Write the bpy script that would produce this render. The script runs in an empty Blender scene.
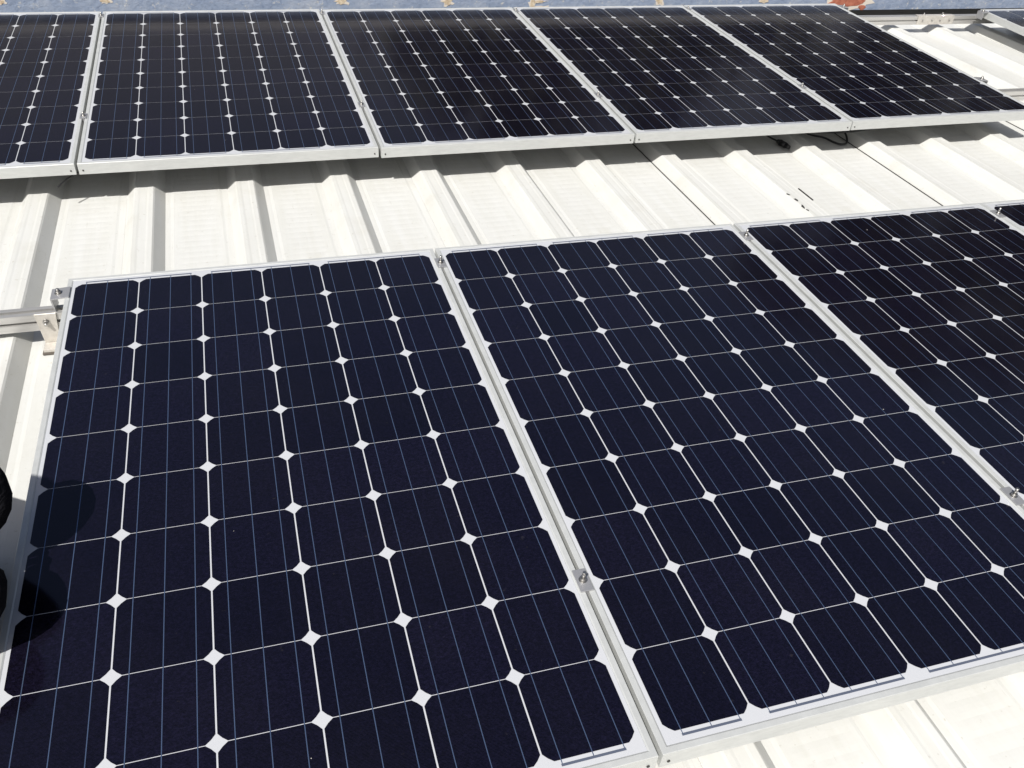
import bpy, bmesh, math, random
from mathutils import Vector, Matrix, Euler

R = math.radians
sc = bpy.context.scene
COL = sc.collection

# ------------------------------------------------------------------ camera
cam = bpy.data.cameras.new("camera")
cam.sensor_width = 36.0
cam.lens = 866.8 * 36.0 / 1024.0
cam.clip_start = 0.02
cam.clip_end = 3000.0
cam_ob = bpy.data.objects.new("camera", cam)
COL.objects.link(cam_ob)
cam_ob.location = (0.4630, -2.2041, 1.2704)
cam_ob.rotation_euler = (R(52.334), R(-3.850), R(-16.554))
sc.camera = cam_ob

# ------------------------------------------------------------------ light
SUN = Vector((-0.49, -0.58, 1.0)).normalized()          # direction towards the sun
EL = math.asin(SUN.z)
AZ = math.atan2(SUN.x, SUN.y)
world = bpy.data.worlds.new("World")
sc.world = world
world.use_nodes = True
wn, wl = world.node_tree.nodes, world.node_tree.links
sky = wn.new("ShaderNodeTexSky")
sky.sky_type = 'NISHITA'
sky.sun_disc = False
sky.sun_elevation = EL
sky.sun_rotation = AZ % (2 * math.pi)
sky.air_density = 0.9
sky.dust_density = 2.5
sky.ozone_density = 1.0
# pale haze low in the sky: the same radiance, drained of its blue towards the horizon
gtc = wn.new("ShaderNodeTexCoord")
gsep = wn.new("ShaderNodeSeparateXYZ")
wl.new(gtc.outputs["Generated"], gsep.inputs[0])
gmr = wn.new("ShaderNodeMapRange")
gmr.interpolation_type = 'SMOOTHSTEP'
gmr.inputs[1].default_value = 0.28
gmr.inputs[2].default_value = 0.60
gmr.inputs[3].default_value = 0.90
gmr.inputs[4].default_value = 0.0
wl.new(gsep.outputs[2], gmr.inputs[0])
gbw = wn.new("ShaderNodeRGBToBW")
wl.new(sky.outputs[0], gbw.inputs[0])
gw = wn.new("ShaderNodeMix")
gw.data_type = 'RGBA'
gw.blend_type = 'MULTIPLY'
gw.inputs[0].default_value = 1.0
gw.inputs[7].default_value = (1.0, 0.955, 0.935, 1)
wl.new(gbw.outputs[0], gw.inputs[6])
gmx = wn.new("ShaderNodeMix")
gmx.data_type = 'RGBA'
wl.new(gmr.outputs[0], gmx.inputs[0])
wl.new(sky.outputs[0], gmx.inputs[6])
wl.new(gw.outputs[2], gmx.inputs[7])
wl.new(gmx.outputs[2], wn["Background"].inputs[0])
wn["Background"].inputs[1].default_value = 0.066
sl = bpy.data.lights.new("sun", 'SUN')
sl.energy = 4.6
sl.angle = R(0.5)
sl.color = (1.0, 0.975, 0.935)
so = bpy.data.objects.new("sun", sl)
COL.objects.link(so)
so.rotation_euler = SUN.to_track_quat('Z', 'Y').to_euler()
so.location = (0, 0, 12)
vs = sc.view_settings
vs.view_transform = 'Standard'
vs.look = 'None'
vs.gamma = 1.0
vs.use_curve_mapping = False
vs.exposure = 0.29
sc.cycles.max_bounces = 8

# ------------------------------------------------------------------ materials
def mat(name, col, rough=0.5, metal=0.0, spec=0.5):
    m = bpy.data.materials.new(name)
    m.use_nodes = True
    b = m.node_tree.nodes["Principled BSDF"]
    b.inputs["Base Color"].default_value = (*col, 1)
    b.inputs["Roughness"].default_value = rough
    b.inputs["Metallic"].default_value = metal
    b.inputs["Specular IOR Level"].default_value = spec
    return m

def nodes(m):
    return m.node_tree.nodes, m.node_tree.links, m.node_tree.nodes["Principled BSDF"]

def noise(m, scale, detail=4, rough=0.55, vec=None, stretch=None):
    n, l, b = nodes(m)
    tc = n.new("ShaderNodeTexCoord")
    mp = n.new("ShaderNodeMapping")
    if stretch:
        mp.inputs["Scale"].default_value = stretch
    l.new(tc.outputs["Object"], mp.inputs[0])
    t = n.new("ShaderNodeTexNoise")
    t.inputs["Scale"].default_value = scale
    t.inputs["Detail"].default_value = detail
    t.inputs["Roughness"].default_value = rough
    l.new(mp.outputs[0], t.inputs["Vector"])
    return t.outputs["Fac"]

def ramp(m, fac, stops):
    n, l, b = nodes(m)
    r = n.new("ShaderNodeValToRGB")
    e = r.color_ramp.elements
    while len(e) < len(stops):
        e.new(0.5)
    for el, (p, c) in zip(e, stops):
        el.position = p
        el.color = (*c, 1)
    l.new(fac, r.inputs[0])
    return r.outputs[0]

def mix(m, fac, a, bb, mode='MIX'):
    n, l, b = nodes(m)
    x = n.new("ShaderNodeMix")
    x.data_type = 'RGBA'
    x.blend_type = mode
    for sock, val in ((x.inputs[0], fac), (x.inputs[6], a), (x.inputs[7], bb)):
        if hasattr(val, "links"):
            l.new(val, sock)
        elif isinstance(val, (int, float)):
            sock.default_value = val
        else:
            sock.default_value = (*val, 1)
    return x.outputs[2]

def bump(m, fac, strength, dist):
    n, l, b = nodes(m)
    bp = n.new("ShaderNodeBump")
    bp.inputs["Strength"].default_value = strength
    bp.inputs["Distance"].default_value = dist
    l.new(fac, bp.inputs["Height"])
    l.new(bp.outputs[0], b.inputs["Normal"])

M = {}
# cream painted steel roofing
m = M['roof'] = mat("cream_roof_paint", (0.74, 0.72, 0.65), 0.42)
n, l, b = nodes(m)
c = ramp(m, noise(m, 2.2, 6, 0.6), [(0.3, (0.567, 0.566, 0.537)), (0.55, (0.592, 0.592, 0.565)), (0.8, (0.607, 0.608, 0.587))])
c2 = ramp(m, noise(m, 5, 5, 0.65, stretch=(7, 0.5, 1)), [(0.35, (0.94, 0.935, 0.91)), (0.6, (1, 1, 1))])
c = mix(m, 0.7, c, c2, 'MULTIPLY')
c3 = ramp(m, noise(m, 90, 2, 0.5), [(0.68, (1, 1, 1)), (0.78, (0.62, 0.58, 0.50))])
c = mix(m, 0.5, c, c3, 'MULTIPLY')
c4 = ramp(m, noise(m, 26, 3, 0.7, stretch=(4, 0.35, 1)), [(0.66, (1, 1, 1)), (0.72, (0.80, 0.78, 0.74)), (0.76, (1, 1, 1))])
c = mix(m, 0.55, c, c4, 'MULTIPLY')
c5 = ramp(m, noise(m, 3.1, 5, 0.7), [(0.56, (1, 1, 1)), (0.72, (0.86, 0.84, 0.79))])
c = mix(m, 0.6, c, c5, 'MULTIPLY')
l.new(c, b.inputs["Base Color"])
bump(m, noise(m, 7, 4, 0.5), 0.22, 0.01)
M['seam'] = mat("dark_lap_joint", (0.02, 0.019, 0.018), 0.8)
# anodised aluminium
m = M['alu'] = mat("anodised_aluminium", (0.66, 0.67, 0.65), 0.42, 0.3)
n, l, b = nodes(m)
l.new(ramp(m, noise(m, 22, 6, 0.7, stretch=(1, 1, 5)), [(0.3, (0.51, 0.52, 0.505)), (0.7, (0.61, 0.62, 0.605))]), b.inputs["Base Color"])
m = M['rail'] = mat("extruded_rail_aluminium", (0.62, 0.61, 0.59), 0.36, 0.6)
n, l, b = nodes(m)
l.new(ramp(m, noise(m, 12, 4, 0.6, stretch=(0.5, 8, 8)), [(0.3, (0.47, 0.46, 0.44)), (0.7, (0.60, 0.59, 0.57))]), b.inputs["Base Color"])
m = M['steel'] = mat("stainless_steel", (0.46, 0.45, 0.43), 0.36, 0.95)
m = M['bracket'] = mat("cast_bracket_aluminium", (0.60, 0.57, 0.52), 0.5, 0.45)
n, l, b = nodes(m)
l.new(ramp(m, noise(m, 60, 4, 0.6), [(0.3, (0.52, 0.49, 0.44)), (0.7, (0.66, 0.63, 0.58))]), b.inputs["Base Color"])
M['slot'] = mat("dark_slot", (0.03, 0.028, 0.025), 0.7)
# laminate: white backsheet under glass
m = M['sheet'] = mat("white_backsheet_under_glass", (0.48, 0.49, 0.51), 0.09, 0, 0.5)
# silicon cells under glass
m = M['cell'] = mat("monocrystalline_cell_under_glass", (0.010, 0.0095, 0.018), 0.10, 0, 0.5)
n, l, b = nodes(m)
at = n.new("ShaderNodeAttribute")
at.attribute_name = "cell_tone"
c = ramp(m, at.outputs["Fac"], [(0.0, (0.0012, 0.0012, 0.0046)), (1.0, (0.0026, 0.0024, 0.0085))])
g = ramp(m, noise(m, 250, 2, 0.8, stretch=(1, 1.8, 1)), [(0.30, (0.05, 0.05, 0.10)), (0.70, (2.3, 2.2, 2.0))])
c = mix(m, 0.9, c, g, 'MULTIPLY')
g2 = ramp(m, noise(m, 120, 3, 0.7, stretch=(1, 1.4, 1)), [(0.34, (0.35, 0.35, 0.40)), (0.66, (1.75, 1.7, 1.6))])
c = mix(m, 0.9, c, g2, 'MULTIPLY')
wv = n.new("ShaderNodeTexWave")                       # silver fingers across each cell
wv.wave_type = 'BANDS'
wv.bands_direction = 'Y'
wv.inputs["Scale"].default_value = 140.0
tcf = n.new("ShaderNodeTexCoord")
l.new(tcf.outputs["Object"], wv.inputs["Vector"])
fl = ramp(m, wv.outputs["Fac"], [(0.80, (0, 0, 0)), (0.95, (1, 1, 1))])
c = mix(m, fl, c, (0.0080, 0.0068, 0.0130))
du = ramp(m, noise(m, 3.0, 6, 0.65), [(0.42, (0, 0, 0)), (0.75, (0.035, 0.035, 0.035))])
c = mix(m, du, c, (0.050, 0.043, 0.036))              # thin uneven film of dust
sp_ = ramp(m, noise(m, 55, 3, 0.6), [(0.70, (0, 0, 0)), (0.76, (0.16, 0.16, 0.16))])
c = mix(m, sp_, c, (0.07, 0.062, 0.052))              # dried drops
l.new(c, b.inputs["Base Color"])
b.inputs["Specular IOR Level"].default_value = 0.54
b.inputs["Specular Tint"].default_value = (0.90, 0.84, 0.98, 1)
rr = n.new("ShaderNodeMapRange")
rr.inputs[3].default_value = 0.07
rr.inputs[4].default_value = 0.15
l.new(noise(m, 3.5, 5, 0.6), rr.inputs[0])
l.new(rr.outputs[0], b.inputs["Roughness"])
b.inputs['Sheen Weight'].default_value = 0.016
b.inputs['Sheen Roughness'].default_value = 0.35
b.inputs['Sheen Tint'].default_value = (1.0, 0.93, 0.86, 1)
M['busbar'] = mat("tinned_ribbon_under_glass", (0.14, 0.20, 0.33), 0.3, 0.7)
M['tab'] = mat("tinned_cross_ribbon", (0.25, 0.28, 0.36), 0.3, 0.7)
M['tab_dust'] = mat("dried_dust_speck", (0.45, 0.43, 0.39), 0.8)
# black plastic, rubber
M['black'] = mat("black_cable_sheath", (0.012, 0.012, 0.013), 0.5)
M['rubber'] = mat("dark_rubber_pad", (0.10, 0.085, 0.07), 0.8)
# blue painted wall
m = M['blue'] = mat("weathered_blue_paint", (0.2, 0.27, 0.42), 0.7)
n, l, b = nodes(m)
c = ramp(m, noise(m, 6, 6, 0.65), [(0.25, (0.165, 0.215, 0.315)), (0.5, (0.26, 0.315, 0.42)), (0.75, (0.38, 0.42, 0.49))])
c2 = ramp(m, noise(m, 40, 4, 0.7), [(0.28, (0.55, 0.6, 0.72)), (0.45, (1, 1, 1))])
c = mix(m, 0.8, c, c2, 'MULTIPLY')
c3 = ramp(m, noise(m, 30, 5, 0.7), [(0.58, (0, 0, 0)), (0.68, (1, 1, 1))])
c = mix(m, c3, c, (0.58, 0.56, 0.50))
l.new(c, b.inputs["Base Color"])
bump(m, noise(m, 45, 5, 0.6), 0.4, 0.01)
m = M['plaster'] = mat("bare_beige_plaster", (0.62, 0.50, 0.34), 0.9)
n, l, b = nodes(m)
l.new(ramp(m, noise(m, 50, 4, 0.6), [(0.3, (0.44, 0.33, 0.22)), (0.55, (0.60, 0.50, 0.36)), (0.7, (0.70, 0.63, 0.50))]), b.inputs["Base Color"])
m = M['brick'] = mat("bare_red_brick", (0.40, 0.12, 0.07), 0.9)
n, l, b = nodes(m)
l.new(ramp(m, noise(m, 30, 4, 0.6), [(0.3, (0.30, 0.085, 0.05)), (0.7, (0.50, 0.18, 0.11))]), b.inputs["Base Color"])
M['chalk'] = mat("pale_undercoat", (0.66, 0.60, 0.52), 0.9)
M['coping'] = mat("grey_concrete_coping", (0.34, 0.33, 0.31), 0.85)
M['gutter'] = mat("grey_galvanised_gutter", (0.16, 0.16, 0.155), 0.6, 0.2)
m = M['render'] = mat("grey_cement_render", (0.36, 0.35, 0.33), 0.9)
m = M['ground'] = mat("dry_ground", (0.20, 0.17, 0.13), 0.95)
n, l, b = nodes(m)
l.new(ramp(m, noise(m, 0.4, 8, 0.65), [(0.3, (0.07, 0.09, 0.035)), (0.5, (0.15, 0.13, 0.085)), (0.75, (0.24, 0.20, 0.15))]), b.inputs["Base Color"])
m = M['leaf'] = mat("tree_leaf", (0.05, 0.08, 0.025), 0.6)
n, l, b = nodes(m)
l.new(ramp(m, noise(m, 1.3, 3, 0.6), [(0.3, (0.040, 0.044, 0.018)), (0.7, (0.095, 0.088, 0.045))]), b.inputs["Base Color"])
M['bark'] = mat("tree_bark", (0.09, 0.065, 0.045), 0.95)
# person
m = M['jacket'] = mat("black_jacket_cloth", (0.009, 0.009, 0.012), 0.9, 0, 0.15)
bump(m, noise(m, 9, 5, 0.6, stretch=(1, 1, 2.5)), 0.9, 0.03)
m = M['trouser'] = mat("black_trouser_cloth", (0.0085, 0.0085, 0.011), 0.92, 0, 0.12)
bump(m, noise(m, 9, 5, 0.6, stretch=(1, 1, 2.5)), 0.9, 0.03)
M['skin'] = mat("skin", (0.42, 0.25, 0.17), 0.55)
M['hair'] = mat("dark_hair", (0.015, 0.011, 0.009), 0.6)
M['boot'] = mat("black_boot_leather", (0.012, 0.011, 0.011), 0.5)
M['eye'] = mat("eye_white", (0.7, 0.7, 0.68), 0.2)
M['iris'] = mat("dark_iris", (0.03, 0.018, 0.01), 0.15)

# ------------------------------------------------------------------ helpers
def link(name, bm, mats, parent=None, smooth=False, loc=None):
    me = bpy.data.meshes.new(name)
    bm.normal_update()
    bm.to_mesh(me)
    bm.free()
    if not isinstance(mats, (list, tuple)):
        mats = [mats]
    for x in mats:
        me.materials.append(x)
    if smooth:
        for f in me.polygons:
            f.use_smooth = True
    o = bpy.data.objects.new(name, me)
    COL.objects.link(o)
    if parent:
        o.parent = parent
    if loc:
        o.location = loc
    return o

def tag(o, label=None, cat=None, group=None, kind=None):
    if label: o["label"] = label
    if cat: o["category"] = cat
    if group: o["group"] = group
    if kind: o["kind"] = kind
    return o

def thing(name, label, cat, loc=(0, 0, 0), rot=(0, 0, 0), group=None):
    o = bpy.data.objects.new(name, None)
    COL.objects.link(o)
    o.empty_display_size = 0.1
    o.location = loc
    o.rotation_euler = rot
    return tag(o, label, cat, group)

def copy_tree(o, parent=None):
    c = o.copy()
    COL.objects.link(c)
    if parent:
        c.parent = parent
    for ch in list(o.children):
        copy_tree(ch, c)
    return c

def box(bm, x0, x1, y0, y1, z0, z1, bev=0.0, mi=0):
    r = bmesh.ops.create_cube(bm, size=1.0)
    for v in r['verts']:
        v.co = Vector(((x0 + x1) / 2 + v.co.x * (x1 - x0), (y0 + y1) / 2 + v.co.y * (y1 - y0), (z0 + z1) / 2 + v.co.z * (z1 - z0)))
    fs = set(f for v in r['verts'] for f in v.link_faces)
    for f in fs:
        f.material_index = mi
    if bev:
        es = list(set(e for v in r['verts'] for e in v.link_edges))
        bmesh.ops.bevel(bm, geom=es, offset=bev, segments=2, affect='EDGES', profile=0.5)

def cyl(bm, a, b, r, seg=12, r2=None, mi=0):
    a, b = Vector(a), Vector(b)
    d = b - a
    q = d.to_track_quat('Z', 'Y').to_matrix().to_4x4()
    q.translation = (a + b) / 2
    k = bmesh.ops.create_cone(bm, cap_ends=True, segments=seg, radius1=r, radius2=r if r2 is None else r2, depth=d.length, matrix=q)
    for f in set(f for v in k['verts'] for f in v.link_faces):
        f.material_index = mi
        f.smooth = len(f.verts) == 4

def extrude_x(bm, prof, x0, x1, mi=0):
    """closed (y,z) profile swept along x, capped"""
    A = [bm.verts.new((x0, y, z)) for y, z in prof]
    B = [bm.verts.new((x1, y, z)) for y, z in prof]
    n_ = len(prof)
    for i in range(n_):
        j = (i + 1) % n_
        bm.faces.new((A[i], A[j], B[j], B[i])).material_index = mi
    bm.faces.new(list(reversed(A))).material_index = mi
    bm.faces.new(B).material_index = mi
    bmesh.ops.recalc_face_normals(bm, faces=bm.faces[:])

def tube(pts, r, name, material, parent=None, res=8):
    """smooth swept tube through points, as a mesh"""
    P = [Vector(p) for p in pts]
    out = []
    for i in range(len(P) - 1):
        p0, p1, p2, p3 = P[max(i - 1, 0)], P[i], P[i + 1], P[min(i + 2, len(P) - 1)]
        for k in range(res):
            t = k / res
            out.append(0.5 * ((2 * p1) + (p2 - p0) * t + (2 * p0 - 5 * p1 + 4 * p2 - p3) * t * t + (3 * p1 - p0 - 3 * p2 + p3) * t ** 3))
    out.append(P[-1])
    bm = bmesh.new()
    prev = None
    rings = []
    for i, p in enumerate(out):
        d = (out[min(i + 1, len(out) - 1)] - out[max(i - 1, 0)]).normalized()
        up = Vector((0, 0, 1)) if abs(d.z) < 0.9 else Vector((1, 0, 0))
        s = d.cross(up).normalized()
        u = s.cross(d)
        rings.append([bm.verts.new(p + r * (math.cos(a) * s + math.sin(a) * u)) for a in [2 * math.pi * q / 8 for q in range(8)]])
    for a, b_ in zip(rings, rings[1:]):
        for q in range(8):
            bm.faces.new((a[q], a[(q + 1) % 8], b_[(q + 1) % 8], b_[q]))
    bm.faces.new(rings[0][::-1])
    bm.faces.new(rings[-1])
    return link(name, bm, material, parent, smooth=True)

# ------------------------------------------------------------------ setting
ZP = -0.140        # roof pan level   (panel glass of the near row is z = 0)
ZT = -0.104        # rib top level
GZ = -3.9          # ground
ROT = 0.0115       # roof ribs run slightly askew of the near row

bm = bmesh.new()
S = 900
N_ = 24
vv = [[bm.verts.new((-S + 2 * S * i / N_, -S + 2 * S * j / N_, GZ)) for j in range(N_ + 1)] for i in range(N_ + 1)]
for i in range(N_):
    for j in range(N_):
        bm.faces.new((vv[i][j], vv[i + 1][j], vv[i + 1][j + 1], vv[i][j + 1]))
tag(link("ground", bm, M['ground']), kind="structure")

# roof: one thing, sheets are its parts
Y0, Y1 = -4.6, 2.60
roof = thing("ribbed_metal_roof", "cream white ribbed steel roof under the rows of solar panels", "roof", rot=(0, 0, ROT))
MOD = 1 / 3.0
XF = 0.074
def module(x):
    c_ = 0.0035
    return [(x, ZP), (x + 0.0275 - c_ * .4, ZT - c_), (x + 0.0275 + c_, ZT), (x + 0.042, ZT), (x + 0.048, ZT - 0.0008), (x + 0.070, ZT - 0.0008), (x + 0.076, ZT),
            (x + 0.0930 - c_, ZT), (x + 0.0930 + c_ * .4, ZT - c_),
            (x + 0.1235, ZP), (x + 0.140, ZP), (x + 0.150, ZP + 0.0014), (x + 0.304, ZP + 0.0014), (x + 0.312, ZP)]
def sheet_mesh():
    prof = [(-0.0015, ZP + 0.0005)]
    for k in range(3):
        prof += module(k * MOD)
    prof.append((1.0 - 0.0015, ZP))
    # embossed pans are cut finely along y so the cross swages are real
    bm_ = bmesh.new()
    ys = [Y0]
    y = Y0
    step = 0.012
    while y < Y1 - 1e-6:
        y = min(y + step, Y1)
        ys.append(y)
    rows = []
    xs = []
    for i, (x, z) in enumerate(prof):
        xs.append((x, z, 0))
    full = []
    for i, (x, z) in enumerate(prof):
        full.append((x, z, 0))
        if i + 1 < len(prof):
            x2, z2 = prof[i + 1]
            if x2 - x > 0.15:      # raised pan centre: add the swage columns
                for q in (0.012, 0.03, 0.13, 0.148):
                    full.append((x + q, z, 1 if q in (0.03, 0.13) else 0))
    per = 0.036
    for y in ys:
        ph = (y / per) % 1.0
        h = -0.0005 * math.exp(-((ph - 0.5) / 0.15) ** 2)
        rows.append([bm_.verts.new((x, y, z + (h if s else 0))) for x, z, s in full])
    for a, b_ in zip(rows, rows[1:]):
        for i in range(len(full) - 1):
            bm_.faces.new((a[i], a[i + 1], b_[i + 1], b_[i]))
    return bm_
proto_sheet = None
for k in range(-7, 11):
    if proto_sheet is None:
        s_ = proto_sheet = link("roof_sheet", sheet_mesh(), M['roof'], roof)
        bm = bmesh.new()
        box(bm, -0.0046, -0.0018, Y0, Y1 + 0.0, ZP + 0.0006, ZP + 0.0030)
        lap_proto = link("lap_seam", bm, M['seam'], s_)
    else:
        s_ = proto_sheet.copy()
        COL.objects.link(s_)
        s_.parent = roof
        if k in (2, 3, 4):                       # the laps that have opened up
            lp = lap_proto.copy()
            COL.objects.link(lp)
            lp.parent = s_
    s_.location = (XF + k, 0, 0)
XL, XR = XF - 7, XF + 11
# eaves gutter behind the sheets (open at the top)
bm = bmesh.new()
box(bm, XL, XR, Y1 + 0.004, Y1 + 0.012, -0.50, ZP - 0.006)
box(bm, XL, XR, Y1 + 0.012, 3.06, -0.50, -0.49)
link("gutter", bm, M['gutter'], roof)
# supporting walls and frame under the sheets
bm = bmesh.new()
box(bm, XL + 0.1, XR - 0.1, Y1 - 0.22, Y1 - 0.02, GZ, ZP - 0.01)
box(bm, XL + 0.1, XR - 0.1, Y0 + 0.05, Y0 + 0.25, GZ, ZP - 0.01)
box(bm, XL + 0.1, XL + 0.3, Y0 + 0.25, Y1 - 0.22, GZ, ZP - 0.01)
box(bm, XR - 0.3, XR - 0.1, Y0 + 0.25, Y1 - 0.22, GZ, ZP - 0.01)
link("wall", bm, M['render'], roof)
# dark flecks and a smear of sealant lying on the pans
random.seed(5)
def fleck(cx, cy, cz, rx, ry, ang, n_=9, mat_='seam'):
    bm = bmesh.new()
    ring = []
    for q in range(n_):
        a = 2 * math.pi * q / n_
        k_ = random.uniform(0.45, 1.1)
        x, y = rx * k_ * math.cos(a), ry * k_ * math.sin(a)
        ring.append((cx + x * math.cos(ang) - y * math.sin(ang), cy + x * math.sin(ang) + y * math.cos(ang)))
    A = [bm.verts.new((x, y, cz)) for x, y in ring]
    B = [bm.verts.new((x, y, cz + 0.001)) for x, y in ring]
    bm.faces.new(B)
    for i in range(n_):
        bm.faces.new((A[i], A[(i + 1) % n_], B[(i + 1) % n_], B[i]))
    return bm
def unrot(x, y):
    c_, s_ = math.cos(-ROT), math.sin(-ROT)
    return x * c_ - y * s_, x * s_ + y * c_
for (x, y, rx, ry, a) in ((2.436, .400, .004, .010, .3), (2.441, .352, .006, .018, .2), (2.436, .294, .006, .020, -.1), (2.438, .268, .004, .008, 0)):
    ux, uy = unrot(x, y)
    link("tar_fleck", fleck(ux, uy, ZT + 0.0004, rx, ry, a), M['seam'], roof)
ux, uy = unrot(2.5555, .454)
bm = bmesh.new()
box(bm, ux - .0022, ux + .0022, uy - .052, uy + .052, ZP + 0.0026, ZP + 0.005)
link("sealant_smear", bm, M['seam'], roof)

# painted wall behind the roof
wall = thing("parapet_wall", "weathered blue painted wall with flaking patches behind the far panel row", "wall", loc=(0, 2.9, 0), rot=(0, 0, 0.004))
bm = bmesh.new()
box(bm, -9, 13, 0, 0.02, -0.118, 0.26)
link("painted_face", bm, M['blue'], wall)
bm = bmesh.new()
box(bm, -9, 13, 0.16, 0.40, GZ, 0.26)
box(bm, -9, 13, 0.02, 0.16, 0.02, 0.26)
link("masonry", bm, M['render'], wall)
bm = bmesh.new()
box(bm, -9, 13, -0.02, 0.42, 0.261, 0.30, 0.006)
link("coping", bm, M['coping'], wall)
def patch(cx, cz, rx, rz, m_, n_=14, y=-0.002, lo=.55):
    bm = bmesh.new()
    A, B = [], []
    for q in range(n_):
        a = 2 * math.pi * q / n_
        k_ = random.uniform(lo, 1.1)
        A.append(bm.verts.new((cx + rx * k_ * math.cos(a), 0.0, cz + rz * k_ * math.sin(a))))
        B.append(bm.verts.new((cx + rx * k_ * math.cos(a), y, cz + rz * k_ * math.sin(a))))
    bm.faces.new(B[::-1])
    for i in range(n_):
        bm.faces.new((A[i], A[(i + 1) % n_], B[(i + 1) % n_], B[i]))
    bmesh.ops.recalc_face_normals(bm, faces=bm.faces[:])
    return link("flaked_patch", bm, m_, wall)
random.seed(11)
for (cx, cz, rx, rz) in ((-.60, -.03, .03, .018), (-.115, -.028, .038, .018), (1.09, -.04, .045, .028), (1.69, -.045, .04, .032), (2.20, -.075, .026, .06), (2.27, -.085, .06, .014),
                         (2.24, -.05, .05, .012), (3.02, -.05, .04, .035), (3.75, -.055, .05, .02)):
    patch(cx, cz, rx * 1.05, rz * 1.0, M['chalk'], 18, -0.0012, .45)
    patch(cx, cz, rx * .70, rz * .72, M['plaster'])
patch(4.40, -.055, .19, .062, M['chalk'], 20, -0.0015, .7)
patch(4.36, -.058, .15, .058, M['brick'], 18, -0.003, .6)
patch(4.62, -.03, .07, .02, M['brick'], 12, -0.003)
patch(4.50, -.10, .03, .018, M['brick'], 10, -0.003)

# ------------------------------------------------------------------ solar panels
PXC, PYC = 0.159, 0.1574
NX, NY = 6, 10
HX, HY = 0.1562, 0.1552
PW, PL = 0.9925, 1.640
MX = (PW - (NX * PXC - 0.003)) / 2
MY = (PL - (NY * PYC - 0.0016)) / 2
LIP = 0.0130
TH = 0.038
SUNK = 0.0016

def make_panel(name, label, group):
    """origin: bottom-left corner of the frame, top face of the lip at z=0"""
    t = thing(name, label, "solar panel", group=group)
    bm = bmesh.new()
    o = [(0, 0), (PW, 0), (PW, PL), (0, PL)]
    b_ = 0.0008
    def ring(i, z):
        return [bm.verts.new((i if x == 0 else PW - i, i if y == 0 else PL - i, z)) for x, y in o]
    r0 = ring(0.022, -TH)          # bottom return flange, inner edge
    r1 = ring(0, -TH)
    r2 = ring(0, -b_)
    r3 = ring(b_, 0)
    r4 = ring(LIP - 0.0026, 0)
    r5 = ring(LIP, -0.0014)
    r6 = ring(LIP, -0.006)
    r7 = ring(0.0022, -0.006)      # inside of the side wall
    r8 = ring(0.0022, -TH + 0.002)
    r9 = ring(0.022, -TH + 0.002)
    seq = [r0, r1, r2, r3, r4, r5, r6, r7, r8, r9, r0]
    for a, c_ in zip(seq, seq[1:]):
        for i in range(4):
            j = (i + 1) % 4
            bm.faces.new((a[i], a[j], c_[j], c_[i]))
    bmesh.ops.recalc_face_normals(bm, faces=bm.faces[:])
    link("frame", bm, M['alu'], t)
    # corner key screws on the two bottom-edge corners
    for x in (0.014, PW - 0.014):
        bm = bmesh.new()
        cyl(bm, (x, 0.0, -0.024), (x, -0.0015, -0.024), 0.0028, 10)
        cyl(bm, (x, -0.0015, -0.024), (x, -0.0018, -0.024), 0.0014, 8)
        link("corner_screw", bm, M['slot'], t)
    bm = bmesh.new()
    zg = -SUNK
    box(bm, LIP + 0.0002, PW - LIP - 0.0002, LIP + 0.0002, PL - LIP - 0.0002, zg - 0.004, zg)
    lam = link("glass_laminate", bm, M['sheet'], t)
    # cells
    rnd = random.Random(hash(label) % 1000 if False else len(label) * 7 + 3)
    bm = bmesh.new()
    lay = bm.faces.layers.float.new("cell_tone")
    CH = 0.0153
    for i in range(NX):
        for j in range(NY):
            cx = MX + i * PXC + HX / 2
            cy = MY + j * PYC + HY / 2
            pts = []
            h = HX / 2
            for sx, sy in ((1, 1), (-1, 1), (-1, -1), (1, -1)):
                a = (sx * h, sy * (h - CH))
                mid = (sx * (h - CH * .455), sy * (h - CH * .455))
                c_ = (sx * (h - CH), sy * h)
                trio = [a, mid, c_] if sx * sy > 0 else [c_, mid, a]
                pts += trio
            f = bm.faces.new([bm.verts.new((cx + x, cy + y, zg + 0.0003)) for x, y in pts])
            f[lay] = rnd.random()
    link("cell_grid", bm, M['cell'], lam)
    # busbars: three per column, plus the cross ribbons at both ends
    bm = bmesh.new()
    def strip(x0, x1, y0, y1, z, mi=0):
        f = bm.faces.new([bm.verts.new(p) for p in ((x0, y0, z), (x1, y0, z), (x1, y1, z), (x0, y1, z))])
        f.material_index = mi
    yb, yt = MY - 0.007, PL - MY + 0.007
    bx = []
    for i in range(NX):
        row = []
        for q in (-0.052, 0.0, 0.052):
            x = MX + i * PXC + HX / 2 + q
            row.append(x)
            strip(x - 0.00075, x + 0.00075, yb, yt, zg + 0.0005)
        bx.append(row)
    for a, c_ in ((0, 0), (1, 2), (3, 4), (5, 5)):
        strip(bx[a][0] - .002, bx[c_][2] + .002, yb - 0.0045, yb, zg + 0.0005, 1)
    for a, c_ in ((0, 1), (2, 3), (4, 5)):
        strip(bx[a][0] - .002, bx[c_][2] + .002, yt, yt + 0.0045, zg + 0.0005, 1)
    link("busbars", bm, [M['busbar'], M['tab']], lam)
    return t

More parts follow.
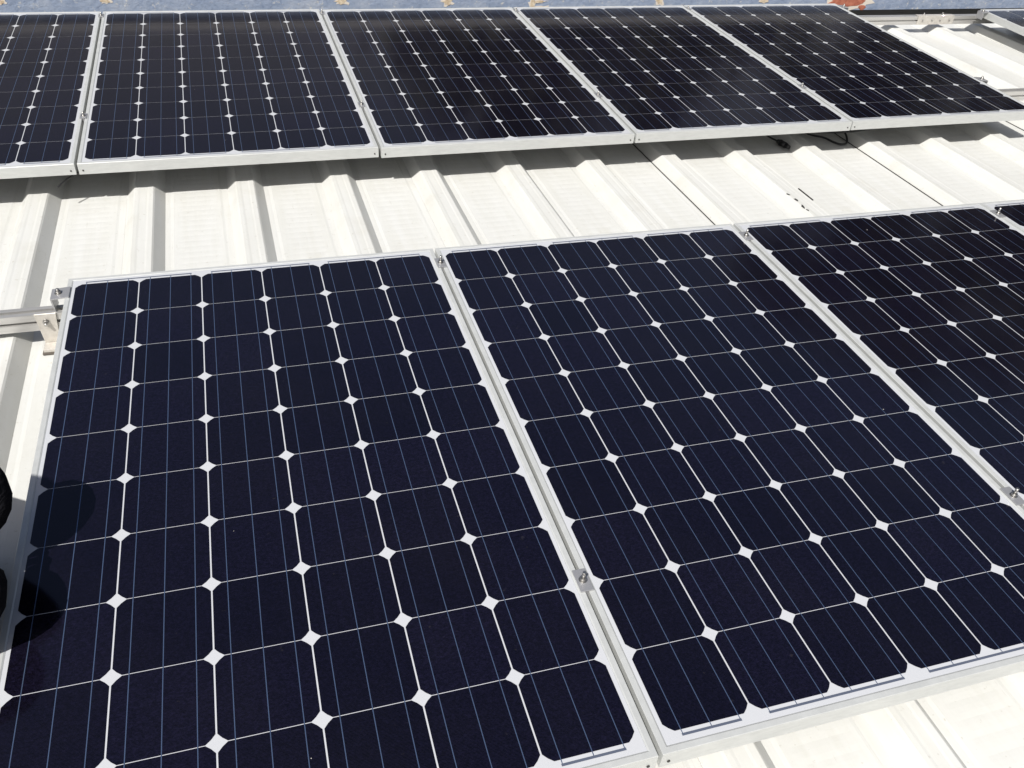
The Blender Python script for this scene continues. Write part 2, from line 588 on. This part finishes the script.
GN = "solar panels of the near row"
GF = "solar panels of the far row"
proto = make_panel("solar_panel", "left end near row solar panel with the person's shadow on its edge", GN)
near_y = -(NY * PYC - 0.0016) - MY + 0.0
near = [(-0.002, None), (0.998, "middle near row solar panel, its whole bottom edge in view"),
        (2.0, "third near row solar panel, mirroring dark trees, cut by the right edge"),
        (2.996, "near row solar panel showing only its corner at the right edge")]
panels = []
SPK = ((2.4165, -.081), (1.8755, -.925), (.3583, -.9806), (.45, -1.476))
for x, lb in near:
    p = proto if lb is None else copy_tree(proto)
    p.location = (x - MX, near_y, 0)
    if lb:
        p["label"] = lb
    panels.append(p)
for pi, x, y, r_ in ((2, SPK[0][0], SPK[0][1], .0016), (1, SPK[1][0], SPK[1][1], .0013), (0, SPK[2][0], SPK[2][1], .0006), (0, SPK[3][0], SPK[3][1], .0008)):
    bm = bmesh.new()
    q_ = panels[pi].location
    cyl(bm, (x - q_.x, y - q_.y, -SUNK + 0.0004), (x - q_.x, y - q_.y, -SUNK + 0.0009), r_, 7)
    link('dirt_speck', bm, M['tab_dust'], panels[pi])
# far row: slightly turned and tipped
FROT, FTILT, FX, FY, FZ = 0.0100, 0.0236, -0.0390, 0.7835, 0.0140
FM = Matrix.Translation((FX, FY, FZ)) @ Euler((FTILT, 0, FROT), 'XYZ').to_matrix().to_4x4()
far_lab = {-1: "far row solar panel at the left end, cut by the left edge of the photo",
           0: "far row solar panel with greyish cells, second from the left",
           1: "far row solar panel in the middle, third from left, between two tall bolt gaps",
           2: "far row solar panel fourth from left, dark cells, above the black cable connector",
           3: "far row solar panel beside the open rail gap, right end of the block",
           4: "separate far solar panel beyond the open rail gap, top right corner"}
for k in range(-1, 5):
    p = copy_tree(proto)
    p.location = FM @ Vector((k * 1.0015 - MX, -MY + {-1: .007, 0: .006, 1: -.002, 2: -.001, 3: .002}.get(k, 0), 0)) if k < 4 else Vector((5.000 + FROT * PL, 2.430 - PL, 0.010 - FTILT * PL))
    p.rotation_euler = (FTILT, 0, FROT)
    p["label"] = far_lab[k]
    p["group"] = GF
    panels.append(p)

# ------------------------------------------------------------------ mounting rails
def rail_profile(w=0.040, h=0.048):
    y = w / 2
    return [(-y, 0), (-y, -0.019), (-y + 0.009, -0.020), (-y + 0.009, -0.027), (-y, -0.028), (-y, -h), (y, -h), (y, 0),
            (0.006, 0), (0.006, -0.006), (0.010, -0.006), (0.010, -0.012), (-0.010, -0.012), (-0.010, -0.006), (-0.006, -0.006), (-0.006, 0)]
def rail(x0, x1, loc, rot, label, group):
    bm = bmesh.new()
    extrude_x(bm, rail_profile(), x0, x1)
    # small flutes on the front face, as on the extrusion
    o = link("mounting_rail", bm, M['rail'])
    o.location = loc
    o.rotation_euler = rot
    return tag(o, label, "rail", group)
RZ = -TH - 0.0005
GR = "aluminium mounting rails under the panels"
rail(-0.62, 5.0, (0, -0.052, RZ), (0, 0, 0), "aluminium rail sticking out left of the near row, by the L bracket", GR)
rail(-0.045, 5.0, (0, -1.252, RZ), (0, 0, 0), "lower aluminium rail under the near row, seen in its panel gaps", GR)
def far_pt(x, yl, z=0):
    return FM @ Vector((x, yl, z))
U, L_ = 1.545, 0.368       # rail positions up the far panels
for yl, lb in ((U, "upper far row rail, bridged by the splice plate in the open gap"),
               (L_, "lower far row rail, at the right edge below the open gap")):
    rail(-1.6, 6.6, (0, 2.474, -0.035) if yl == U else (0, 1.172, -0.030), (0, 0, 0), lb, GR)

# splice plate in the open gap of the upper far rail
c0 = Vector((4.705, 2.474, -0.035))
sp = thing("splice_plate", "pale metal splice plate joining the rail in the open gap, top right", "splice plate", loc=c0)
bm = bmesh.new()
box(bm, -0.135, 0.135, -0.0245, -0.0205, -0.0475, 0.002, 0.0008)
box(bm, -0.135, 0.135, -0.0205, 0.012, 0.0006, 0.004, 0.0008)
link("plate", bm, M['bracket'], sp)
for x in (-0.10, -0.03, 0.03, 0.10):
    bm = bmesh.new()
    cyl(bm, (x, -0.0245, -0.020), (x, -0.030, -0.020), 0.0055, 6)
    link("bolt", bm, M['steel'], sp)
for x in (-0.085, 0.055):
    bm = bmesh.new()
    cyl(bm, (x, -0.004, 0.004), (x, -0.004, 0.009), 0.0075, 6)
    cyl(bm, (x, -0.004, 0.009), (x, -0.004, 0.017), 0.0035, 10)
    link("bolt", bm, M['steel'], sp)

# ------------------------------------------------------------------ clamps
def make_mid_clamp(label, group):
    t = thing("mid_clamp", label, "clamp", group=group)
    bm = bmesh.new()
    prof = [(-0.0125, 0.0005), (0.0125, 0.0005), (0.0125, 0.0036), (-0.0125, 0.0036)]
    box(bm, -0.0130, 0.0130, -0.026, 0.026, 0.0005, 0.0036, 0.0006)
    box(bm, -0.0035, 0.0035, -0.025, 0.025, -0.030, 0.0005)
    link("clamp_plate", bm, M['bracket_grey'], t)
    bm = bmesh.new()
    cyl(bm, (0, 0, 0.0036), (0, 0, 0.0048), 0.0085, 18)
    cyl(bm, (0, 0, 0.0048), (0, 0, 0.0105), 0.0068, 6)
    link("nut", bm, M['steel'], t)
    bm = bmesh.new()
    cyl(bm, (0, 0, 0.0105), (0.0008, -0.0005, 0.025), 0.0036, 12)
    link("bolt", bm, M['steel'], t)
    return t
M['bracket_grey'] = mat("grey_clamp_aluminium", (0.42, 0.42, 0.43), 0.42, 0.6)
mc = None
GC = "mid clamps between panels"
edges_near = [((near[i][0] + PW - 2 * MX + near[i + 1][0]) / 2) for i in range(3)]
clampspec = []
nl = ["first", "second", "third"]
ordn = {0: "between the left and middle near panels", 1: "between the middle and third near panels", 2: "between the third and rightmost near panels"}
for i, x in enumerate(edges_near):
    clampspec.append(((x, -0.057, 0), 0, f"mid clamp {ordn[i]}, at their top end"))
    clampspec.append(((x, -1.252, 0), 0, f"mid clamp {ordn[i]}, near their bottom end"))
fo = {-1: "between the first and second far panels", 0: "between the second and third far panels",
      1: "between the third and fourth far panels", 2: "between the fourth and fifth far panels"}
for k in range(-1, 3):
    x = k * 1.0015 + (PW - 2 * MX) + (1.0015 - (PW - 2 * MX)) / 2
    for yl, w in ((U, "at their top end"), (L_, "near their bottom end")):
        clampspec.append((far_pt(x, yl + (0 if yl > 1 else 0)), FROT, f"mid clamp {fo[k]}, {w}"))
for loc, rz, lb in clampspec:
    if mc is None:
        mc = make_mid_clamp(lb, GC)
        c_ = mc
    else:
        c_ = copy_tree(mc)
        c_["label"] = lb
    c_.location = loc
    c_.rotation_euler = (0, 0, rz)
    if rz:
        c_.scale = (0.9, 0.9, 0.72)

def make_end_clamp(label):
    t = thing("end_clamp", label, "clamp", group="end clamps at the outer panel edges")
    bm = bmesh.new()
    # panel edge at x=0, panel to the right: cap over the lip, leg down to the rail
    box(bm, -0.037, 0.0085, -0.026, 0.026, 0.0008, 0.0042, 0.0006)
    box(bm, -0.037, -0.0335, -0.026, 0.026, -TH, 0.0008)
    bm.transform(Matrix.Translation((0.0085, 0, 0)) @ Matrix.Rotation(R(-5), 4, 'Y') @ Matrix.Translation((-0.0085, 0, 0)))
    link("clamp_plate", bm, M['bracket_grey'], t)
    bm = bmesh.new()
    cyl(bm, (-0.019, 0, 0.0016), (-0.019, 0, 0.0030), 0.0095, 18)
    cyl(bm, (-0.019, 0, 0.0030), (-0.019, 0, 0.0090), 0.0072, 6)
    link("nut", bm, M['steel'], t)
    bm = bmesh.new()
    cyl(bm, (-0.019, 0, 0.0090), (-0.019, 0, 0.0150), 0.0040, 12)
    link("bolt", bm, M['steel'], t)
    return t
ec = make_end_clamp("grey end clamp holding the top left corner of the near row above the rail")
ec.location = (-MX, -0.040, 0)
e2 = copy_tree(ec)
e2["label"] = "end clamp on the far row's right edge, above the lower rail"
e2.location = far_pt(3 * 1.0015 + PW - MX, L_)
e2.rotation_euler = (0, 0, math.pi + FROT)
e3 = copy_tree(ec)
e3["label"] = "end clamp on the far row's top right corner, where the open rail begins"
e3.location = far_pt(3 * 1.0015 + PW - MX, U)
e3.rotation_euler = (0, 0, math.pi + FROT)
e4 = copy_tree(ec)
e4["label"] = "end clamp with bright bolt at the corner of the separate far panel, top right"
e4.location = (5.0, 2.385, 0.008)
e4.rotation_euler = (0, 0, FROT)

# ------------------------------------------------------------------ L feet
def make_l_foot(label, face, foot_z, rise):
    """face: y of the rail's front face is the local origin; foot stands at -rise"""
    t = thing("roof_bracket", label, "bracket", group="roof brackets carrying the rails")
    bm = bmesh.new()
    z1 = 0.0045
    pts = [(-0.027, z1), (0.025, z1), (0.017, -rise), (-0.019, -rise)]
    A = [bm.verts.new((x, -0.0010, z)) for x, z in pts]
    B = [bm.verts.new((x, -0.0055, z)) for x, z in pts]
    bm.faces.new(A)
    bm.faces.new(B[::-1])
    for i in range(4):
        bm.faces.new((A[i], A[(i + 1) % 4], B[(i + 1) % 4], B[i]))
    bmesh.ops.recalc_face_normals(bm, faces=bm.faces[:])
    es = bm.edges[:]
    bmesh.ops.bevel(bm, geom=es, offset=0.0007, segments=1, affect='EDGES')
    link("upright_plate", bm, M['bracket'], t)
    bm = bmesh.new()
    box(bm, -0.021, 0.015, -0.040, -0.0058, -rise, -rise + 0.010, 0.0015)
    link("foot_plate", bm, M['bracket'], t)
    bm = bmesh.new()
    box(bm, -0.025, 0.018, -0.043, 0.004, -rise - 0.006, -rise - 0.0002, 0.001)
    link("rubber_pad", bm, M['rubber'], t)
    bm = bmesh.new()
    cyl(bm, (-0.003, -0.0055, -0.020), (-0.003, -0.0068, -0.020), 0.0088, 18)
    cyl(bm, (-0.003, -0.0068, -0.020), (-0.003, -0.0130, -0.020), 0.0070, 6)
    cyl(bm, (-0.003, -0.0130, -0.020), (-0.002, -0.0215, -0.021), 0.0040, 12)
    link("bolt", bm, M['steel'], t)
    return t
rise = -(ZP + 0.0022 + 0.006) + RZ
lf = make_l_foot("pale metal L bracket bolted to the protruding rail at the left", 0, 0, -(ZP + 0.0025 + 0.006) + RZ)
lf.location = (-0.076, -0.072, RZ)
for x, y, lb in ((1.925, -0.072, "roof bracket under the gap of the middle and third near panels"),
                 (0.93, -1.272, "roof bracket under the gap of the left and middle near panels")):
    q = copy_tree(lf)
    q["label"] = lb
    q.location = (x, y, RZ)
for x in (4.25, 5.25):
    fp = far_pt(x, L_, RZ)
    if x > 4.3:
        continue

# ------------------------------------------------------------------ cables
tag(tube([(2.86, 1.15, -0.125), (2.90, 1.00, -0.125), (2.955, 0.955, -0.127), (2.978, 0.912, -0.131), (3.000, 0.884, -0.132), (3.030, 0.888, -0.130),
          (3.056, 0.925, -0.124), (3.065, 0.962, -0.112), (3.05, 0.995, -0.10), (3.0, 1.02, -0.09)], 0.0045, "cable", M['black']),
    "black cable hanging in a loop under the far row's right end", "cable", "black cables under the far row")
tag(tube([(2.83, 1.02, -0.10), (2.92, 0.935, -0.092), (3.02, 0.893, -0.080), (3.16, 0.905, -0.076), (3.30, 0.930, -0.070), (3.5, 1.05, -0.06)], 0.0040, "cable", M['black']),
    "black cable strung under the frame at the far row's right end", "cable", "black cables under the far row")
cn = thing("cable_connector", "black cable connector lying in shade below the fourth far panel", "connector", loc=(2.716, 0.884, -0.122), rot=(0, 0, R(-78)))
bm = bmesh.new()
cyl(bm, (-0.034, 0, 0), (0.004, 0, 0), 0.0125, 14, 0.0125)
cyl(bm, (0.004, 0, 0), (0.024, 0, 0), 0.0105, 14, 0.0085)
cyl(bm, (-0.050, 0, 0), (-0.034, 0, 0), 0.0085, 14, 0.0125)
link("connector_body", bm, M['black'], cn)
bm = bmesh.new()
cyl(bm, (-0.034, 0, 0), (-0.026, 0, 0), 0.0138, 10)
link("locking_ring", bm, M['black'], cn)
cb = tube([(-0.05, 0, 0), (-0.10, -0.01, 0.004), (-0.2, -0.05, 0.03), (-0.34, -0.04, 0.06)], 0.0038, "lead", M['black'], cn)
zt = tube([(-0.055, 0.86, -0.028), (-0.062, 0.822, -0.034), (-0.082, 0.795, -0.040), (-0.105, 0.772, -0.046), (-0.130, 0.738, -0.055)], 0.0028, "cable_tie", M['black'])
tag(zt, "black cable tie tail poking out between the first two far panels", "cable tie")
zt2 = tube([(-0.13, 0.86, -0.036), (-0.095, 0.815, -0.040), (-0.066, 0.800, -0.036), (-0.058, 0.81, -0.022)], 0.0040, "cable", M['black'])
tag(zt2, "short black cable bend tucked under the gap of the first two far panels", "cable", "black cables under the far row")

# ------------------------------------------------------------------ trees off to the right, mirrored in the glass
def tree(label, x, y, h, crown_r, n_leaf, seed):
    rnd = random.Random(seed)
    t = thing("broadleaf_tree", label, "tree", loc=(x, y, GZ), group="trees beyond the blue wall")
    bm = bmesh.new()
    prevp, prevr = Vector((0, 0, 0)), 0.24
    for k in range(1, 6):
        p_ = Vector((rnd.uniform(-.15, .15) * k * .5, rnd.uniform(-.15, .15) * k * .5, h * 0.62 * k / 5))
        r_ = 0.24 * (1 - 0.14 * k)
        cyl(bm, prevp, p_, prevr, 10, r_)
        prevp, prevr = p_, r_
    clumps = []
    for k in range(34):
        a = rnd.uniform(0, 2 * math.pi)
        rr_ = crown_r * math.sqrt(rnd.random())
        zz = h * rnd.uniform(0.30, 0.92)
        k2 = 1 - 0.55 * max(0, (zz / h - 0.55) / 0.4)
        c_ = Vector((rr_ * math.cos(a) * k2, rr_ * math.sin(a) * k2, zz))
        clumps.append((c_, rnd.uniform(0.22, 0.42) * crown_r))
        base = Vector((0, 0, min(zz * 0.7, h * 0.58)))
        cyl(bm, base, c_, 0.06, 6, 0.015)
    link("trunk", bm, M['bark'], t)
    bm = bmesh.new()
    for q in range(n_leaf):
        c_, r_ = clumps[rnd.randrange(len(clumps))]
        d = Vector((rnd.gauss(0, 1), rnd.gauss(0, 1), rnd.gauss(0, .75)))
        p_ = c_ + d * r_ * 0.55
        s_ = rnd.uniform(0.10, 0.22)
        mtx = Euler((rnd.uniform(-1, 1), rnd.uniform(-1, 1), rnd.uniform(0, 6.28))).to_matrix()
        bm.faces.new([bm.verts.new(p_ + mtx @ Vector(v) * s_) for v in ((-1, 0, 0), (0, -.45, 0.1), (1, 0, 0), (0, .45, 0.1))])
    link("crown", bm, M['leaf'], t)
    return t
cx_, cy_ = 0.46, -2.2
def at_az(az, d):
    return cx_ + d * math.sin(R(az)), cy_ + d * math.cos(R(az))
TREES = [(17.5, 15, 10.6, 2.2, 7000), (27, 15.5, 10.2, 2.0, 6500), (40, 16, 12.4, 2.0, 8000), (48.5, 16, 13.2, 2.3, 8000), (58.5, 16, 13.0, 2.6, 8000), (70, 17, 13.2, 3.0, 7000)]
tl = ["broadleaf tree beyond the blue wall, leftmost of the tree line", "slim broadleaf tree second in the line beyond the blue wall",
      "broadleaf tree standing beyond the right end of the far row", "tallest broadleaf tree, mirrored in the third near panel",
      "broad tree right of the tallest one, past the roof's right side", "broadleaf tree farthest to the right of the roof"]
for (az, d, h, r_, nn), lb in zip(TREES, tl):
    x, y = at_az(az, d)
    tree(lb, x, y, h, r_, nn, int(az))

# ------------------------------------------------------------------ person crouching left of the near row
def skin_bm(verts, edges, radii, root=0, sub=2, smooth_sub=True):
    me = bpy.data.meshes.new("tmp")
    me.from_pydata([Vector(v) for v in verts], edges, [])
    o = bpy.data.objects.new("tmp", me)
    COL.objects.link(o)
    mod = o.modifiers.new("s", 'SKIN')
    mod.use_smooth_shade = True
    lay = me.skin_vertices[0].data
    for i, r_ in enumerate(radii):
        lay[i].radius = (r_, r_) if not isinstance(r_, tuple) else r_
        lay[i].use_root = (i == root)
    ss = o.modifiers.new("u", 'SUBSURF')
    ss.levels = sub
    dg = bpy.context.evaluated_depsgraph_get()
    dg.update()
    ev = o.evaluated_get(dg)
    m2 = bpy.data.meshes.new_from_object(ev)
    bm_ = bmesh.new()
    bm_.from_mesh(m2)
    bpy.data.objects.remove(o)
    bpy.data.meshes.remove(me)
    bpy.data.meshes.remove(m2)
    return bm_

def add_bm(dst, src, mi):
    me = bpy.data.meshes.new("j")
    for f in src.faces:
        f.material_index = mi
    src.to_mesh(me)
    src.free()
    dst.from_mesh(me)
    bpy.data.meshes.remove(me)

def person():
    t = thing("person", "person in black jacket and trousers crouching at the left edge beside the near row", "person", loc=(-0.40, -1.10, ZT))
    inv = Vector((-0.40, -1.10, ZT))
    W = lambda x, y, z: Vector((x, y, z)) - inv
    kA, kB = W(-0.006, -0.950, 0.180), W(0.000, -1.128, 0.105)
    pel = W(-0.47, -1.13, 0.035)
    chest, neck = W(-0.50, -1.22, 0.40), W(-0.475, -1.265, 0.575)
    verts, edges, rad = [], [], []
    def add(p_, r_, parent=None):
        verts.append(p_)
        rad.append(r_)
        if parent is not None:
            edges.append((parent, len(verts) - 1))
        return len(verts) - 1
    ip = add(pel, (0.130, 0.115))
    iw = add(W(-0.51, -1.16, 0.20), (0.135, 0.105), ip)
    ic = add(chest, (0.150, 0.110), iw)
    isd = add(W(-0.49, -1.245, 0.50), (0.105, 0.085), ic)
    inn = add(neck, 0.055, isd)
    ihd = add(W(-0.475, -1.28, 0.64), 0.055, inn)
    # legs: far (A) and near (B)
    for side, kn, ank, toe in ((1, kA, W(-0.27, -0.90, -0.045), W(-0.12, -0.86, -0.075)), (-1, kB, W(-0.27, -1.20, -0.045), W(-0.13, -1.27, -0.075))):
        hip = add(pel + Vector((0.03, 0.085 * side, 0.0)), 0.095, ip)
        mid = add((pel + Vector((0.03, 0.085 * side, 0)) + kn) / 2 + Vector((0, 0, 0.012)), 0.092, hip)
        k_ = add(kn, 0.090, mid)
        cf = add((kn * 0.6 + ank * 0.4) + Vector((-0.01, 0, 0)), 0.066, k_)
        an = add(ank, 0.042, cf)
    # arms: elbows out, hands resting on the thighs
    arms = {}
    for side in (1, -1):
        sh = add(W(-0.495, -1.245 + 0.175 * side, 0.485), 0.062, isd)
        el = add(W(-0.37, -0.90 if side > 0 else -1.47, 0.27), 0.047, sh)
        wr = add(W(-0.200 if side > 0 else -0.185, -0.985 if side > 0 else -1.110, 0.262 if side > 0 else 0.240), 0.033, el)
        arms[side] = wr
    body = skin_bm(verts, edges, rad)
    # trousers / jacket split
    out = bmesh.new()
    for f in body.faces:
        c_ = f.calc_center_median()
        z = c_.z + inv.z
        x = c_.x + inv.x
        is_arm = (z > 0.235 or (abs(c_.y + inv.y + 1.09) > 0.2 and z > 0.17)) and x < -0.19
        f.material_index = 1 if (z < 0.16 or (x > -0.33 and z < 0.20)) and not is_arm else 0
        if z > 0.585:
            f.material_index = 2
    me = bpy.data.meshes.new("b")
    body.to_mesh(me)
    body.free()
    out.from_mesh(me)
    bpy.data.meshes.remove(me)
    # head: shaped sphere with a face, looking to +x and a little down
    head = bmesh.new()
    bmesh.ops.create_uvsphere(head, u_segments=28, v_segments=20, radius=1.0)
    for v in head.verts:
        x, y, z = v.co
        wy = 0.076 * (1 - 0.22 * max(0, -z) ** 1.4)
        xx = 0.098 * x
        if x > 0:
            xx *= 0.90 + 0.06 * (1 if z < -0.2 else 0)
            # brow, nose, lips, chin
            xx += 0.006 * math.exp(-((z - 0.18) / 0.12) ** 2) * math.exp(-(y / 0.55) ** 2)
            xx -= 0.010 * math.exp(-((z - 0.02) / 0.10) ** 2) * math.exp(-((abs(y) - 0.42) / 0.16) ** 2)
            xx += 0.026 * math.exp(-((z + 0.20) / 0.13) ** 2) * math.exp(-(y / 0.13) ** 2)
            xx += 0.012 * math.exp(-((z - 0.0) / 0.16) ** 2) * math.exp(-(y / 0.10) ** 2)
            xx += 0.007 * math.exp(-((z + 0.46) / 0.07) ** 2) * math.exp(-(y / 0.28) ** 2)
            xx += 0.010 * math.exp(-((z + 0.75) / 0.14) ** 2) * math.exp(-(y / 0.3) ** 2)
        v.co = Vector((xx, wy * y, 0.118 * z))
    for s in (1, -1):
        r_ = bmesh.ops.create_uvsphere(head, u_segments=10, v_segments=8, radius=1.0)
        for v in r_['verts']:
            v.co = Vector((-0.006 + 0.019 * v.co.x, s * 0.077 + 0.008 * v.co.y, -0.005 + 0.032 * v.co.z))
    mt = Matrix.Translation(W(-0.46, -1.275, 0.735)) @ Euler((0, R(14), 0)).to_matrix().to_4x4()
    head.transform(mt)
    for f in head.faces:
        f.smooth = True
    add_bm(out, head, 2)
    # hands: palm and five separate fingers, resting on the thighs
    for side in (1, -1):
        w_ = verts[arms[side]]
        d = (Vector((0.085, -0.02 * side, -0.028))).normalized()
        s_ = Vector((0, 0, 1)).cross(d).normalized()
        u_ = d.cross(s_)
        pv, pe, pr = [w_ - d * 0.01], [], [(0.024, 0.018)]
        pv.append(w_ + d * 0.045); pe.append((0, 1)); pr.append((0.036, 0.014))
        pv.append(w_ + d * 0.088); pe.append((1, 2)); pr.append((0.038, 0.012))
        h_ = skin_bm(pv, pe, pr, 0, 2)
        add_bm(out, h_, 2)
        for q, (off, ln) in enumerate(((-0.029, 0.064), (-0.010, 0.074), (0.010, 0.070), (0.028, 0.056))):
            b0 = w_ + d * 0.078 + s_ * off
            f_ = [b0, b0 + d * ln * .45 + u_ * 0.004, b0 + d * ln * .78 - u_ * 0.010, b0 + d * ln * 0.98 - u_ * 0.026]
            add_bm(out, skin_bm(f_, [(0, 1), (1, 2), (2, 3)], [0.0092, 0.0088, 0.0080, 0.0066], 0, 1), 2)
        ts = -side
        b0 = w_ + d * 0.03 + s_ * (0.028 * ts if False else -0.028 * side)
        f_ = [b0, b0 + d * 0.030 - s_ * 0.022 * side, b0 + d * 0.058 - s_ * 0.028 * side - u_ * 0.008]
        add_bm(out, skin_bm(f_, [(0, 1), (1, 2)], [0.012, 0.0100, 0.0080], 0, 1), 2)
    for f in out.faces:
        f.smooth = True
    link("body", out, [M['jacket'], M['trouser'], M['skin']], t)
    # hair cap
    hb = bmesh.new()
    bmesh.ops.create_uvsphere(hb, u_segments=28, v_segments=18, radius=1.0)
    kill = [v for v in hb.verts if (v.co.z < 0.30 and v.co.x > 0.25) or v.co.z < -0.35 or (v.co.z < 0.05 and abs(v.co.y) > 0.8 and v.co.x > -.2)]
    bmesh.ops.delete(hb, geom=kill, context='VERTS')
    rr = random.Random(4)
    for v in hb.verts:
        k_ = 1.05 + rr.uniform(0, 0.05)
        v.co = Vector((0.102 * v.co.x * k_, 0.080 * v.co.y * k_, 0.122 * v.co.z * k_))
    hb.transform(mt)
    bmesh.ops.solidify(hb, geom=hb.faces[:], thickness=0.004)
    link("hair", hb, M['hair'], t, smooth=True)
    for s in (1, -1):
        eb = bmesh.new()
        r_ = bmesh.ops.create_uvsphere(eb, u_segments=14, v_segments=10, radius=0.0115)
        for f in eb.faces:
            if f.calc_center_median().x > 0.0095:
                f.material_index = 1
        eb.transform(mt @ Matrix.Translation((0.0745, s * 0.031, 0.004)))
        link("eye", eb, [M['eye'], M['iris']], t, smooth=True)
    # boots
    for an, ty in ((W(-0.27, -0.90, -0.045), 0.03), (W(-0.27, -1.20, -0.045), -0.03)):
        base = Vector((an.x, an.y, 0))
        pts = [base + Vector((-0.035, -ty * .2, 0.040)), base + Vector((0.05, ty * .4, 0.042)), base + Vector((0.13, ty, 0.034)), base + Vector((0.185, ty * 1.3, 0.029)), base + Vector((0.005, 0, 0.10))]
        bb = skin_bm(pts, [(0, 1), (1, 2), (2, 3), (0, 4)], [(0.038, 0.036), (0.042, 0.038), (0.045, 0.030), (0.036, 0.024), 0.044], 0, 2)
        for v in bb.verts:
            v.co.z = max(v.co.z, 0.0)
        link("boot", bb, M['boot'], t, smooth=True)
    return t
person()
